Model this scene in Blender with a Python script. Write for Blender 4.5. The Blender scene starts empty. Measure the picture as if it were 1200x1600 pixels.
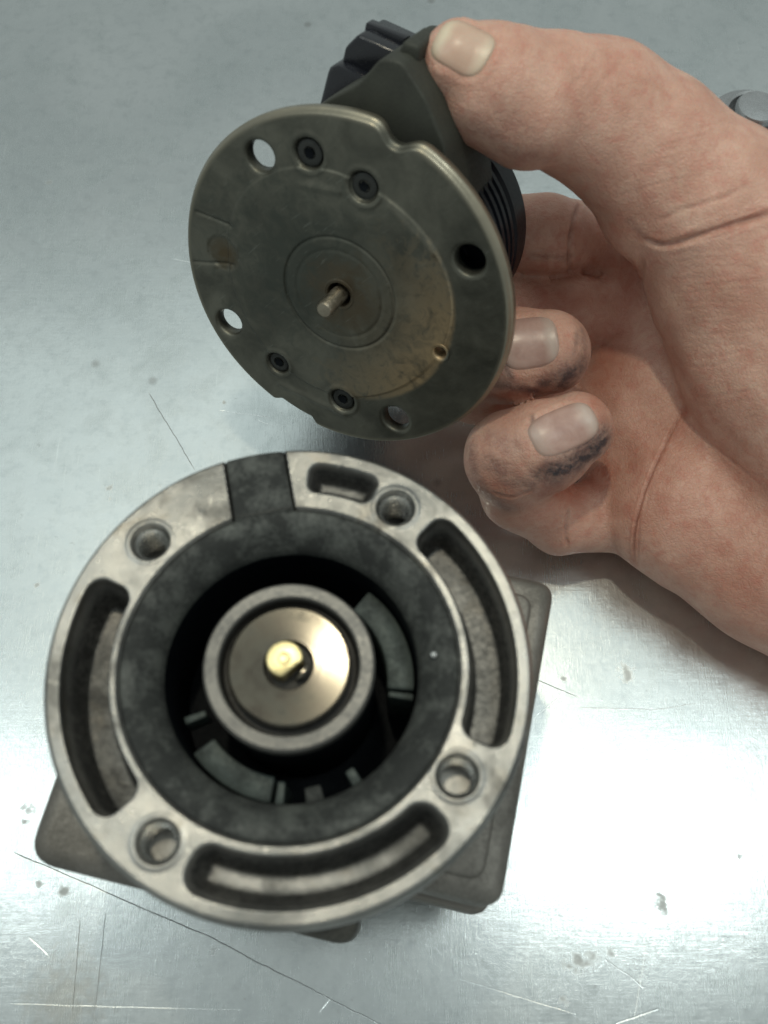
import bpy, bmesh, math, random
import numpy as np
from mathutils import Matrix, Vector, Euler

# ------------------------------------------------------------------ camera, world, lamps, exposure
S = 0.01                     # all shapes below are written in centimetres
scene = bpy.context.scene
R_ = math.radians
PITCH, CAMH, F = R_(24), 22.0, 1500.0       # camera 22 cm above the bench, pitched 24 deg from straight down
cd = bpy.data.cameras.new('camera'); cam = bpy.data.objects.new('camera', cd)
scene.collection.objects.link(cam)
cam.location = (0, 0, CAMH*S); cam.rotation_euler = (PITCH, 0, 0)
cd.sensor_fit = 'VERTICAL'; cd.sensor_height = 24; cd.lens = 24*F/1600
cd.clip_start = 0.005; cd.clip_end = 20
cd.dof.use_dof = True; cd.dof.focus_distance = 0.23; cd.dof.aperture_fstop = 12
scene.camera = cam

w = bpy.data.worlds.new("World"); scene.world = w; w.use_nodes = True
bg = w.node_tree.nodes['Background']; bg.inputs[0].default_value = (0.86, 0.95, 0.925, 1); bg.inputs[1].default_value = 0.375

def lamp(name, loc, target, size, power, color, shape='DISK', size_y=None):
    ld = bpy.data.lights.new(name, 'AREA'); ld.shape = shape; ld.size = size*S
    if size_y: ld.size_y = size_y*S
    ld.energy = power; ld.color = color
    o = bpy.data.objects.new(name, ld); scene.collection.objects.link(o)
    o.location = Vector(loc)*S
    o.rotation_euler = (Vector(target)-Vector(loc)).to_track_quat('-Z', 'Y').to_euler()
    return o
# the two shop lamps whose reflections burn out on the bench, and an added unseen fill that grades the bench
lamp('shop_lamp_right', (21.0, 7.5, 60), (3, 6, 0), 13, 0.34, (0.92, 1.0, 0.97))
lamp('shop_lamp_left', (-35, 8.5, 62), (-3, 6, 0), 12, 0.24, (0.92, 1.0, 0.98))
lamp('bench_fill', (-10, 62, 130), (0, 12, 0), 190, 2.6, (0.88, 1.0, 0.97), 'RECTANGLE', 90)
lamp('warm_bulb', (-3.8, 18.6, 60), (-1.0, 4, 8), 2.6, 0.60, (1.0, 0.91, 0.70))
scene.view_settings.view_transform = 'Standard'; scene.view_settings.look = 'None'
scene.view_settings.exposure = 0.22; scene.view_settings.gamma = 1.0

# ------------------------------------------------------------------ pixel ray helpers (only to work out where things stand)
c_, s_ = math.cos(PITCH), math.sin(PITCH)
RC = np.array([[1, 0, 0], [0, c_, -s_], [0, s_, c_]])
EYE = np.array([0, 0, CAMH])
def ray(u, v): return RC @ np.array([(u-600)/F, -(v-800)/F, -1.0])
def P(u, v, d): return EYE + ray(u, v)*d            # point at depth d (cm)
def OZ(u, v, z):
    d = ray(u, v); return EYE + d*((z-CAMH)/d[2])

# ------------------------------------------------------------------ object helpers
def link(o, parent=None):
    scene.collection.objects.link(o)
    if parent: o.parent = parent
    return o
def thing(name, label, cat, M=None, group=None):
    o = bpy.data.objects.new(name, None); o.empty_display_size = 0.01
    link(o)
    if M is not None: o.matrix_world = M
    o['label'] = label; o['category'] = cat
    if group: o['group'] = group
    return o
def mesh(name, V, Fc, mat, parent=None, smooth=True, label=None, autosmooth=None):
    me = bpy.data.meshes.new(name)
    V = np.asarray(V, float)*S
    me.from_pydata(V.tolist() if len(V) < 5000 else [tuple(x) for x in V], [], [tuple(int(i) for i in f) for f in Fc])
    me.validate(); me.update()
    bm = bmesh.new(); bm.from_mesh(me); bmesh.ops.recalc_face_normals(bm, faces=bm.faces)
    if autosmooth:
        for e in bm.edges:
            if len(e.link_faces) == 2 and e.calc_face_angle(0) > R_(autosmooth): e.smooth = False
    bm.to_mesh(me); bm.free()
    me.shade_smooth() if smooth else me.shade_flat()
    if autosmooth:
        pass
    me.materials.append(mat)
    o = bpy.data.objects.new(name, me); link(o, parent)
    if label: o['label'] = label
    return o
def lathe(name, prof, mat, parent, n=128, c=(0, 0), a0=0, a1=360, z0=0, wob=0, autosmooth=35, label=None):
    """prof: list of (r, z); closed at the ends if a partial arc"""
    full = abs(a1-a0) >= 360
    m = n if full else n+1
    V = []
    for k in range(m):
        a = R_(a0+(a1-a0)*k/n)
        for r, z in prof:
            V.append((c[0]+r*math.cos(a), c[1]+r*math.sin(a), z+z0))
    L = len(prof); Fc = []
    for k in range(n):
        k2 = (k+1) % m if full else k+1
        for i in range(L-1):
            Fc.append((k*L+i, k2*L+i, k2*L+i+1, k*L+i+1))
    if not full:
        Fc.append(tuple(range(L))); Fc.append(tuple(n*L+i for i in range(L)))
        for k in range(n): Fc.append((k*L+L-1, (k+1)*L+L-1, (k+1)*L, k*L))
    return mesh(name, V, Fc, mat, parent, autosmooth=autosmooth, label=label)
def prism(name, poly, z0, z1, mat, parent, bev=0.08, seg=3, top_scale=1.0, M=None, label=None, round_r=0.0):
    """vertical prism from polygon, corners rounded by round_r, edges bevelled"""
    if round_r:
        out = []; n = len(poly)
        for i in range(n):
            p = np.array(poly[i]); a = np.array(poly[i-1])-p; b = np.array(poly[(i+1) % n])-p
            r = min(round_r, np.linalg.norm(a)*.45, np.linalg.norm(b)*.45)
            A = p+a/np.linalg.norm(a)*r; B = p+b/np.linalg.norm(b)*r
            for t in np.linspace(0, 1, 7): out.append(tuple((1-t)**2*A+2*t*(1-t)*p+t*t*B))
        poly = out
    bm = bmesh.new(); c = np.mean(np.array(poly), 0)
    lo = [bm.verts.new((x*S, y*S, z0*S)) for x, y in poly]
    hi = [bm.verts.new(((c[0]+(x-c[0])*top_scale)*S, (c[1]+(y-c[1])*top_scale)*S, z1*S)) for x, y in poly]
    n = len(poly)
    bm.faces.new(lo); bm.faces.new(hi)
    for i in range(n): bm.faces.new((lo[i], lo[(i+1) % n], hi[(i+1) % n], hi[i]))
    bmesh.ops.recalc_face_normals(bm, faces=bm.faces)
    if bev:
        es = [e for e in bm.edges if e.calc_face_angle(0) > R_(28)]
        bmesh.ops.bevel(bm, geom=es, offset=bev*S, segments=seg, affect='EDGES', profile=0.5, clamp_overlap=True)
    for e in bm.edges:
        if len(e.link_faces) == 2 and e.calc_face_angle(0) > R_(40): e.smooth = False
    if M is not None: bm.transform(M)
    me = bpy.data.meshes.new(name); bm.to_mesh(me); bm.free(); me.shade_smooth(); me.materials.append(mat)
    o = bpy.data.objects.new(name, me); link(o, parent)
    if label: o['label'] = label
    return o

# ------------------------------------------------------------------ materials
class NT:
    def __init__(s, name):
        s.m = bpy.data.materials.new(name); s.m.use_nodes = True
        s.t = s.m.node_tree; s.b = s.t.nodes['Principled BSDF']
    def n(s, typ, **kw):
        x = s.t.nodes.new(typ)
        for k, v in kw.items():
            if k.startswith('i_'):
                x.inputs[k[2:].replace('_', ' ')].default_value = v
            else: setattr(x, k, v)
        return x
    def l(s, a, b): s.t.links.new(a, b)
    def math(s, op, a, b=None, c=None, clamp=False):
        x = s.t.nodes.new('ShaderNodeMath'); x.operation = op; x.use_clamp = clamp
        for i, v in enumerate((a, b, c)):
            if v is None: continue
            if isinstance(v, (int, float)): x.inputs[i].default_value = v
            else: s.l(v, x.inputs[i])
        return x.outputs[0]
    def vmath(s, op, a, b=None):
        x = s.t.nodes.new('ShaderNodeVectorMath'); x.operation = op
        for i, v in enumerate((a, b)):
            if v is None: continue
            if isinstance(v, (tuple, list)): x.inputs[i].default_value = v
            else: s.l(v, x.inputs[i])
        return x.outputs['Value'] if op in ('LENGTH', 'DOT_PRODUCT', 'DISTANCE') else x.outputs[0]
    def coord(s, scale=(1, 1, 1), rot=(0, 0, 0)):
        tc = s.n('ShaderNodeTexCoord'); mp = s.n('ShaderNodeMapping')
        mp.inputs['Scale'].default_value = [k*100 for k in scale]    # back to centimetres
        mp.inputs['Rotation'].default_value = rot
        s.l(tc.outputs['Object'], mp.inputs[0]); return mp.outputs[0]
    def noise(s, co, scale, detail=4, rough=.55, dist=0):
        x = s.n('ShaderNodeTexNoise'); x.inputs['Scale'].default_value = scale; x.inputs['Detail'].default_value = detail
        x.inputs['Roughness'].default_value = rough; x.inputs['Distortion'].default_value = dist
        s.l(co, x.inputs['Vector']); return x.outputs['Fac']
    def ramp(s, f, a, b, lo=0.0, hi=1.0):
        x = s.n('ShaderNodeMapRange'); x.inputs[1].default_value = a; x.inputs[2].default_value = b
        x.inputs[3].default_value = lo; x.inputs[4].default_value = hi; x.clamp = True
        s.l(f, x.inputs[0]); return x.outputs[0]
    def mix(s, f, a, b):
        x = s.n('ShaderNodeMix', data_type='RGBA')
        if isinstance(f, (int, float)): x.inputs[0].default_value = f
        else: s.l(f, x.inputs[0])
        for i, v in ((6, a), (7, b)):
            if isinstance(v, (tuple, list)): x.inputs[i].default_value = (*v[:3], 1)
            else: s.l(v, x.inputs[i])
        return x.outputs[2]
    def bump(s, h, strength=.3, dist=.02):
        x = s.n('ShaderNodeBump'); x.inputs['Strength'].default_value = strength; x.inputs['Distance'].default_value = dist*S
        s.l(h, x.inputs['Height']); s.l(x.outputs[0], s.b.inputs['Normal'])
    def set(s, k, v):
        if isinstance(v, (int, float)): s.b.inputs[k].default_value = v
        elif isinstance(v, (tuple, list)): s.b.inputs[k].default_value = (*v[:3], 1)
        else: s.l(v, s.b.inputs[k])
        return s

def worn_metal(name, col, grime_shade, metallic=.9, rough=.38, g0=.5, g1=.68, scale=1.6, grime_max=.85, bump=.25, grime_rough=.7, fine=14, spec=.5):
    t = NT(name); co = t.coord()
    n1 = t.noise(co, scale, 6, .62, .4); n2 = t.noise(co, fine, 3, .6); n3 = t.noise(co, scale*.35, 3)
    g = t.ramp(t.math('ADD', t.math('MULTIPLY', n1, .75), t.math('MULTIPLY', n2, .25)), g0, g1, 0, grime_max)
    base = t.mix(t.ramp(n3, .35, .65), col, tuple(x*.78 for x in col))
    t.set('Base Color', t.mix(g, base, grime_shade)).set('Metallic', t.ramp(g, 0, 1, metallic, metallic*.35))
    t.set('Roughness', t.math('ADD', t.ramp(g, 0, 1, rough, grime_rough), t.ramp(n2, .3, .7, -.05, .07)))
    t.b.inputs['Specular IOR Level'].default_value = spec
    t.bump(t.math('ADD', t.noise(co, 30, 3), t.math('MULTIPLY', n1, .6)), bump, .02)
    return t.m
def flange_mat():
    t = NT('cast_aluminium_machined'); co = t.coord()
    n1 = t.noise(co, 1.3, 7, .66, .5); n2 = t.noise(co, 12, 4, .65); n3 = t.noise(co, .55, 4, .6); n4 = t.noise(co, 4.5, 5, .7, .3)
    g = t.math('MULTIPLY', t.ramp(n1, .48, .66, 0, .75), t.ramp(n3, .40, .58, .25, 1))
    nick = t.ramp(n4, .64, .72, 0, .6)
    base = t.mix(t.ramp(n3, .42, .60), (.36, .35, .325), (.20, .20, .19))
    base = t.mix(t.ramp(t.noise(co, .9, 4, .6, 1.2), .56, .70, 0, .5), base, (.22, .185, .135))
    base = t.mix(t.ramp(t.noise(t.coord((1, 1, 1)), 2.2, 6, .75, 1.5), .60, .68, 0, .6), base, (.62, .60, .54))
    col = t.mix(t.math('MAXIMUM', g, nick), base, (.10, .095, .085))
    po = t.n('ShaderNodeAttribute', attribute_name='grime_shade').outputs['Fac']
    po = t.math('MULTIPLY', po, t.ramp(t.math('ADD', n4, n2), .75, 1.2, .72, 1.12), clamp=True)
    col = t.mix(po, col, (.022, .022, .021))  # shade of slot, hole and notch walls painted in, together with grime
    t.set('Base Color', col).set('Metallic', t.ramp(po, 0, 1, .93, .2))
    t.set('Roughness', t.math('ADD', t.ramp(t.math('ADD', g, po), 0, 1, .30, .58), t.ramp(n2, .3, .7, -.05, .07)))
    t.bump(t.math('ADD', t.noise(co, 34, 3), t.math('ADD', t.math('MULTIPLY', n4, .8), t.math('MULTIPLY', nick, -1.2))), .35, .02)
    return t.m
M_flange = flange_mat()
M_cast = worn_metal('cast_aluminium_rough', (.25, .235, .21), (.075, .07, .06), .75, .48, .45, .7, 1.0, .7, .5)
M_pocket = worn_metal('pocket_casting', (.15, .145, .13), (.03, .03, .028), .5, .55, .36, .60, 1.3, .85, .8)
M_floor = worn_metal('pocket_floor', (.62, .61, .57), (.14, .135, .12), .85, .42, .48, .68, 1.6, .8, .6, fine=7)
M_dark = worn_metal('sooty_plastic_sleeve', (.085, .092, .084), (.016, .018, .017), .0, .58, .36, .56, 2.1, .95, .55, .8)
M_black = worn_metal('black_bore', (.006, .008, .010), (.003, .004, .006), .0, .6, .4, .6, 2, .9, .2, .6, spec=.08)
M_hub = worn_metal('grey_steel_cup', (.17, .168, .158), (.08, .078, .074), .6, .42, .48, .72, 1.8, .5, .15, .6)
M_groove = worn_metal('groove_dark', (.030, .028, .024), (.015, .014, .012), .2, .55)
M_magnet = worn_metal('green_grey_magnet', (.060, .078, .072), (.018, .024, .022), .3, .5, .45, .65, 3, .8, .3)
M_steel = worn_metal('bright_steel', (.62, .62, .60), (.25, .24, .22), 1, .25, .55, .75, 3, .5, .1)
M_light = worn_metal('satin_steel', (.46, .47, .48), (.15, .14, .13), .85, .27, .55, .75, 3, .5, .1)
M_lug = worn_metal('shaded_cast_lug', (.11, .105, .09), (.03, .03, .027), .5, .5, .42, .62, 1.5, .8, .4)  # cast metal coloured darker to paint in the lug's shade
M_steelb = worn_metal('browned_steel', (.42, .37, .29), (.15, .12, .09), 1, .30, .45, .7, 3, .7, .2)
M_gloss = worn_metal('glossy_black_plastic', (.008, .009, .014), (.02, .02, .02), 0, .22, .55, .75, 2, .5, .08, .4, spec=.6)
M_screw = worn_metal('dark_screw', (.045, .048, .045), (.02, .02, .018), .5, .5, .45, .65, 4, .8, .2)
M_plastic = worn_metal('black_plastic', (.006, .007, .012), (.014, .014, .015), 0, .34, .5, .7, 2, .6, .1, .5, spec=.22)
M_casing = worn_metal('dull_olive_casing', (.044, .047, .036), (.022, .023, .019), .1, .6, .4, .65, 1.2, .7, .25, .75)

def brushed_disc():
    t = NT('bronze_turned_disc'); co = t.coord()
    r = t.vmath('LENGTH', t.vmath('MULTIPLY', co, (1, 1, 0)))
    rings = t.noise(t.vmath('ADD', t.n('ShaderNodeCombineXYZ').outputs[0], (0, 0, 0)), 1)
    cx = t.n('ShaderNodeCombineXYZ'); t.l(t.math('MULTIPLY', r, 22), cx.inputs[0])
    rings = t.noise(cx.outputs[0], 1.5, 3)
    n = t.noise(co, 2.6, 5, .6, .6)
    col = t.mix(t.ramp(n, .42, .66), (.095, .087, .070), (.045, .041, .035))
    t.set('Base Color', col).set('Metallic', .9).set('Roughness', t.ramp(n, .3, .7, .085, .15))
    t.bump(rings, .10, .004); return t.m
M_bronze = brushed_disc()
M_brass = worn_metal('brass_pin', (.95, .80, .42), (.60, .46, .22), 1, .30, .5, .8, 3, .4, .1, .4)

def plate_mat():
    t = NT('stained_steel_plate'); co = t.coord()
    n1 = t.noise(co, .9, 6, .6, .5); n2 = t.noise(co, 9, 4, .6); n3 = t.noise(co, 3.0, 5, .65, .8)
    base = t.mix(t.ramp(n1, .36, .66), (.165, .162, .132), (.085, .085, .070))
    # rust-brown patch low right inside the seat, brown spot at the left, soot over the middle
    def spot(x, y, r0, r1, amp=1.0):
        d = t.vmath('DISTANCE', t.vmath('MULTIPLY', co, (1, 1, 0)), (x, y, 0))
        d = t.math('ADD', d, t.ramp(n3, .3, .7, -.35*r1, .35*r1))
        return t.ramp(d, r0, r1, amp, 0)
    rad = t.vmath('LENGTH', t.vmath('MULTIPLY', co, (1, 1, 0)))
    inner = t.ramp(rad, 2.44, 2.52, 1, 0)
    rust = t.math('MULTIPLY', t.math('MULTIPLY', spot(.75, -2.0, 1.1, 2.5, 1.0), inner), t.ramp(rad, 1.2, 2.3, .15, 1))
    soot = spot(-.3, .9, .6, 2.4, .75)
    brown = spot(-1.75, 2.05, .1, .42, .8)
    col = t.mix(soot, base, (.058, .066, .056))
    col = t.mix(t.math('MULTIPLY', rust, t.ramp(n3, .35, .6, .35, 1)), col, (.50, .37, .22))
    col = t.mix(t.math('MULTIPLY', spot(.05, -.05, .3, .95, .6), 1.0), col, (.12, .085, .05))
    col = t.mix(brown, col, (.10, .07, .035))
    # worn scratch marks
    sc = t.noise(t.coord((1, 9, 1), (0, 0, .5)), 1.5, 4, .6)
    col = t.mix(t.ramp(sc, .63, .72, 0, .35), col, (.26, .27, .24))
    # bare worn rim
    rim = t.math('MULTIPLY', t.ramp(rad, 3.46, 3.59, 0, .75), t.ramp(n1, .35, .6, .45, 1))
    col = t.mix(rim, col, (.42, .38, .29))
    t.set('Base Color', col).set('Metallic', .78)
    t.set('Roughness', t.math('ADD', t.ramp(n3, .3, .7, .36, .52), t.ramp(rim, 0, 1, 0, -.12)))
    t.bump(t.math('ADD', n2, t.math('MULTIPLY', n3, .8)), .28, .015); return t.m
M_plate = plate_mat()

def skin_mat():
    t = NT('skin'); co = t.coord()
    att = t.n('ShaderNodeAttribute', attribute_name='dirt_shade').outputs['Fac']
    red_shade = t.n('ShaderNodeAttribute', attribute_name='red_shade').outputs['Fac']
    n1 = t.noise(co, 1.1, 4, .55, .3); n2 = t.noise(co, 9, 5, .6); n3 = t.noise(co, 4.0, 4, .6, .5)
    col = t.mix(t.ramp(n1, .35, .68), (.68, .42, .325), (.54, .29, .215))
    col = t.mix(t.ramp(n3, .48, .68, 0, .5), col, (.56, .23, .175))
    col = t.mix(t.ramp(t.noise(co, 2.3, 5, .65, .8), .55, .70, 0, .35), col, (.70, .50, .38))
    col = t.mix(t.ramp(t.noise(co, 14, 4, .7), .62, .74, 0, .25), col, (.22, .12, .09))
    col = t.mix(t.math('MULTIPLY', red_shade, t.ramp(n3, .3, .7, .6, 1)), col, (.40, .14, .09))
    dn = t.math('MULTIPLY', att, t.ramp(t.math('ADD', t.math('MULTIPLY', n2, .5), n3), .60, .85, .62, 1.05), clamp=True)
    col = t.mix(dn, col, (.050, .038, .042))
    t.set('Base Color', col).set('Roughness', t.ramp(n2, .3, .7, .38, .56))
    t.b.inputs['Subsurface Weight'].default_value = .22
    t.b.inputs['Subsurface Radius'].default_value = (1.0, .35, .18); t.b.inputs['Subsurface Scale'].default_value = .0035
    t.b.inputs['Specular IOR Level'].default_value = .42
    vo = t.n('ShaderNodeTexVoronoi'); vo.inputs['Scale'].default_value = 11; vo.feature = 'DISTANCE_TO_EDGE'
    cw = t.n('ShaderNodeVectorMath', operation='ADD'); t.l(co, cw.inputs[0])
    nc = t.n('ShaderNodeTexNoise'); nc.inputs['Scale'].default_value = 5; t.l(co, nc.inputs['Vector'])
    sc = t.n('ShaderNodeVectorMath', operation='SCALE'); t.l(nc.outputs['Color'], sc.inputs[0]); sc.inputs['Scale'].default_value = .25
    t.l(sc.outputs[0], cw.inputs[1]); t.l(cw.outputs[0], vo.inputs['Vector'])
    h = t.math('ADD', t.ramp(vo.outputs['Distance'], 0, .18, 0, .5), t.math('ADD', n2, t.math('MULTIPLY', t.noise(t.coord((1, 4, 1), (0, 0, -.5)), 3.5, 3), .9)))
    t.bump(h, .55, .024); return t.m
M_skin = skin_mat()
def nail_mat(name, a, b, pale):
    t = NT(name); co = t.coord(); n = t.noise(co, 2.2, 4, .6, .4)
    x = t.n('ShaderNodeAttribute', attribute_name='along').outputs['Fac']     # -1 at the cuticle, 1 at the free edge
    e = t.n('ShaderNodeAttribute', attribute_name='rim').outputs['Fac']
    col = t.mix(t.ramp(n, .38, .66), a, b)
    col = t.mix(t.math('MAXIMUM', t.ramp(x, .45, .75, 0, .85), t.ramp(x, -.85, -.45, .6, 0)), col, pale)
    col = t.mix(t.ramp(e, .72, 1.0, 0, .45), col, (.26, .14, .10))
    t.set('Base Color', col).set('Roughness', t.ramp(n, .3, .7, .28, .42))
    t.b.inputs['Subsurface Weight'].default_value = .2; t.b.inputs['Subsurface Radius'].default_value = (1, .5, .35); t.b.inputs['Subsurface Scale'].default_value = .002
    t.bump(t.noise(t.coord((1, 1, 1)), 7, 3), .15, .02)
    return t.m
M_nail = nail_mat('thumb_nail', (.60, .43, .33), (.56, .37, .28), (.70, .61, .46))
M_nail2 = nail_mat('finger_nail', (.50, .33, .28), (.40, .24, .20), (.56, .45, .39))

def table_mat():
    t = NT('scratched_steel_bench'); co = t.coord()
    fine = t.noise(t.coord((9, .35, 1), (0, 0, R_(-3))), 5.0, 4, .7)            # brush lines run up the bench
    fine2 = t.noise(t.coord((.5, 7, 1), (0, 0, R_(9))), 2.0, 3, .7)
    blot = t.noise(co, .16, 5, .6, .6); med = t.noise(co, .9, 5, .65, .3); sm = t.noise(co, 5, 4, .6)
    col = t.mix(t.ramp(blot, .35, .66), (.665, .70, .70), (.55, .59, .595))
    col = t.mix(t.ramp(med, .50, .72, 0, .5), col, (.45, .49, .49))
    col = t.mix(t.ramp(t.noise(co, 2.6, 5, .7), .50, .72, 0, .35), col, (.40, .44, .45))
    col = t.mix(t.ramp(sm, .66, .76, 0, .35), col, (.28, .27, .25))
    # dense hairline scratches in several directions
    hair = None
    for sc_, rz, th_ in [((13, .22, 1), -4, .66), ((11, .3, 1), 62, .70), ((.25, 12, 1), 12, .70), ((12, .3, 1), 28, .71)]:
        x = t.ramp(t.noise(t.coord(sc_, (0, 0, R_(rz))), 1.6, 3, .6), th_, th_+.05, 0, 1); hair = x if hair is None else t.math('MAXIMUM', hair, x)
    hair = t.math('MULTIPLY', hair, t.ramp(med, .42, .6, 0, 1))
    col = t.mix(t.math('MULTIPLY', hair, .40), col, (.84, .88, .87))
    vo = t.n('ShaderNodeTexVoronoi'); vo.inputs['Scale'].default_value = .55; t.l(co, vo.inputs['Vector'])
    sep = t.n('ShaderNodeSeparateColor'); t.l(vo.outputs['Color'], sep.inputs[0])
    fr = t.math('MULTIPLY', t.ramp(vo.outputs['Distance'], .035, .09, 1, 0), t.ramp(sep.outputs[0], .45, .55))
    col = t.mix(t.math('MULTIPLY', fr, .35), col, (.17, .15, .13))
    rough = t.math('ADD', t.math('ADD', t.ramp(med, .3, .7, .19, .26), t.ramp(blot, .35, .65, -.015, .03)), t.ramp(fine, .3, .7, -.03, .05))
    height = t.math('ADD', t.math('MULTIPLY', fine, .6), t.math('ADD', t.math('MULTIPLY', fine2, .25), t.math('MULTIPLY', med, .5)))
    def seg(a, b, wd, wob=.03):
        a = OZ(*a, 0); b = OZ(*b, 0); d = b-a; L = np.linalg.norm(d); d = d/L
        q = t.vmath('SUBTRACT', co, (float(a[0]), float(a[1]), 0))
        x = t.vmath('DOT_PRODUCT', q, (float(d[0]), float(d[1]), 0)); y = t.vmath('DOT_PRODUCT', q, (float(-d[1]), float(d[0]), 0))
        y = t.math('ADD', y, t.ramp(med, .3, .7, -wob*2, wob*2))
        inside = t.math('MULTIPLY', t.ramp(x, -.05, .1), t.ramp(x, L-.3, L, 1, 0))
        return t.math('MULTIPLY', t.ramp(t.math('ABSOLUTE', y), wd*.4, wd, 1, 0), inside)
    def pile(L):
        m = None
        for s in L:
            x = seg(*s); m = x if m is None else t.math('MAXIMUM', m, x)
        return m
    darks = pile([((25, 1333), (330, 1465), .013, .012), ((320, 1460), (640, 1625), .013, .012), ((233, 614), (306, 738), .014, .012),
                  ((125, 1440), (112, 1600), .010, .005), ((165, 1430), (146, 1600), .009, .005), ((600, 960), (905, 1090), .008, .005)])
    lights = pile([((842, 1115), (885, 1080), .018, .01), ((905, 1105), (1020, 1108), .010, .01), ((1015, 1110), (1090, 1098), .009, .01),
                   ((948, 1500), (1008, 1545), .020, .01), ((965, 1598), (1030, 1575), .020, .01), ((48, 1466), (80, 1496), .012, .005),
                   ((345, 642), (430, 652), .010, .015), ((400, 655), (432, 668), .012, .01), ((270, 405), (312, 412), .010, .01), ((1010, 1470), (990, 1600), .008, .005),
                   ((20, 1568), (380, 1578), .008, .005), ((500, 1580), (520, 1555), .018, .005), ((720, 1530), (900, 1585), .007, .005)])
    def blob(u, v, r, soft=.8, kk=.85):
        p = OZ(u, v, 0); d = t.vmath('DISTANCE', co, (float(p[0]), float(p[1]), 0))
        d = t.math('ADD', d, t.ramp(sm, .3, .7, -kk*r, kk*r)); return t.ramp(d, r*(1-soft), r, 1, 0)
    bl = None
    for a in [(978, 1050, .22), (900, 1505, .20), (922, 1498, .16), (1035, 1412, .18), (44, 1262, .13), (40, 1284, .08), (170, 762, .10), (172, 780, .08),
              (100, 1392, .14), (57, 915, .07), (1155, 1340, .07), (880, 1060, .08), (75, 285, .10), (350, 628, .06), (955, 1490, .10), (882, 1562, .12), (335, 1483, .1), (62, 1382, .08)]:
        x = blob(*a); bl = x if bl is None else t.math('MAXIMUM', bl, x)
    tan = blob(100, 1560, 1.0, .8, .4)
    col = t.mix(t.math('MULTIPLY', bl, .34), col, (.20, .185, .17))
    col = t.mix(t.math('MULTIPLY', tan, .35), col, (.42, .36, .27))
    col = t.mix(t.math('MULTIPLY', darks, .60), col, (.10, .10, .10))
    col = t.mix(t.math('MULTIPLY', lights, .8), col, (.92, .95, .95))
    rough = t.math('ADD', rough, t.math('MULTIPLY', t.math('MAXIMUM', darks, bl), .3))
    height = t.math('SUBTRACT', height, t.math('MULTIPLY', t.math('MAXIMUM', darks, lights), 1.5))
    t.set('Base Color', col).set('Metallic', .93).set('Roughness', rough)
    t.b.inputs['Anisotropic'].default_value = .25
    t.bump(t.math('ADD', height, t.math('MULTIPLY', sm, .5)), .22, .02); return t.m
M_table = table_mat()

# ------------------------------------------------------------------ the bench
o = mesh('workbench_surface', [(-70, -45, 0), (70, -45, 0), (70, 75, 0), (-70, 75, 0), (-70, -45, -3), (70, -45, -3), (70, 75, -3), (-70, 75, -3)],
         [(0, 1, 2, 3), (7, 6, 5, 4), (0, 4, 5, 1), (1, 5, 6, 2), (2, 6, 7, 3), (3, 7, 4, 0)], M_table, smooth=False)
o['kind'] = 'structure'

# ------------------------------------------------------------------ numpy helpers for height fields
def sst(a, b, x):
    t = np.clip((x-a)/(b-a), 0, 1); return t*t*(3-2*t)
def angd(a, b): return (a-b+np.pi) % (2*np.pi)-np.pi
def rbox(x, y, hx, hy, r):
    qx = np.abs(x)-hx+r; qy = np.abs(y)-hy+r
    return np.hypot(np.maximum(qx, 0), np.maximum(qy, 0))+np.minimum(np.maximum(qx, qy), 0)-r

# ------------------------------------------------------------------ housing standing on the bench
HZ = 8.0; HC = (-1.42, 3.745)
hous = thing('valve_housing', 'round cast metal housing with slotted flange, dark bore and brass centre pin on the bench',
             'metal housing', Matrix.Translation((HC[0]*S, HC[1]*S, 0)))
RO, RI = 3.645, 2.54
HOLES = [(3.0, 138.9), (3.02, 57.9), (2.95, -33.3), (3.04, -124.4)]
def flange_height(r, th):
    z = np.zeros_like(r); gr = np.zeros_like(r)
    for rc, hw, a0, a1, dep, run, cr, fg in [(3.035, .345, 155, 222, .95, .16, .24, .50), (3.05, .345, -22, 46.5, .85, .16, .24, .55),
                                      (3.05, .345, -114.5, -44, .60, .24, .28, .12), (3.12, .26, 66.0, 86.5, .42, .20, .17, .25)]:
        ac = R_((a0+a1)/2); ha = R_((a1-a0)/2)
        x = r-rc; y = rc*angd(th, ac)
        d = rbox(x, y, hw, ha*rc, cr)
        z -= dep*sst(.03, -run, d)
        gr = np.maximum(gr, sst(-.005, -.07, d)*(.93+(fg-.93)*sst(-run*.75, -run*1.35, d)))  # slot walls painted dark for their shade, floors left lighter
    for rc, a in HOLES:
        hx = r*np.cos(th)-rc*math.cos(R_(a)); hy = r*np.sin(th)-rc*math.sin(R_(a)); d = np.hypot(hx, hy)
        z -= .07*sst(.325, .285, d)+(.55 if a < 0 else .85)*sst(.275, .24, d)
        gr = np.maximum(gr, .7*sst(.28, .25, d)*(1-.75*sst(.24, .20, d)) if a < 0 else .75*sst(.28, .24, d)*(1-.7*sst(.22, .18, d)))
        z += .015*sst(.42, .34, d)
    # rounded outer and inner rims
    z -= .10*sst(RO-.09, RO, r)**2+.05*sst(RI+.05, RI, r)
    # missing stretch where the dark insert sits
    nd = np.where(np.cos(th-R_(101.4)) > 0, np.abs(r*np.sin(th-R_(101.4))), 9)
    z -= .55*sst(.51, .48, nd)
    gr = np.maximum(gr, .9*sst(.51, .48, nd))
    # hand-filed unevenness
    z += .006*np.sin(7*th+3*r)*np.cos(5*r)
    return z, gr
nt, nr = 1000, 96
th = np.linspace(0, 2*np.pi, nt, endpoint=False)
rr = np.linspace(RI, RO, nr)
TH, RR = np.meshgrid(th, rr, indexing='ij')
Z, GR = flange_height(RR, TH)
prof_r = [RO+.01, RO+.01, RO-.05, 3.42, 3.40]; prof_z = [-.18, -1.2, -1.35, -1.5, -1.9]
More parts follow.
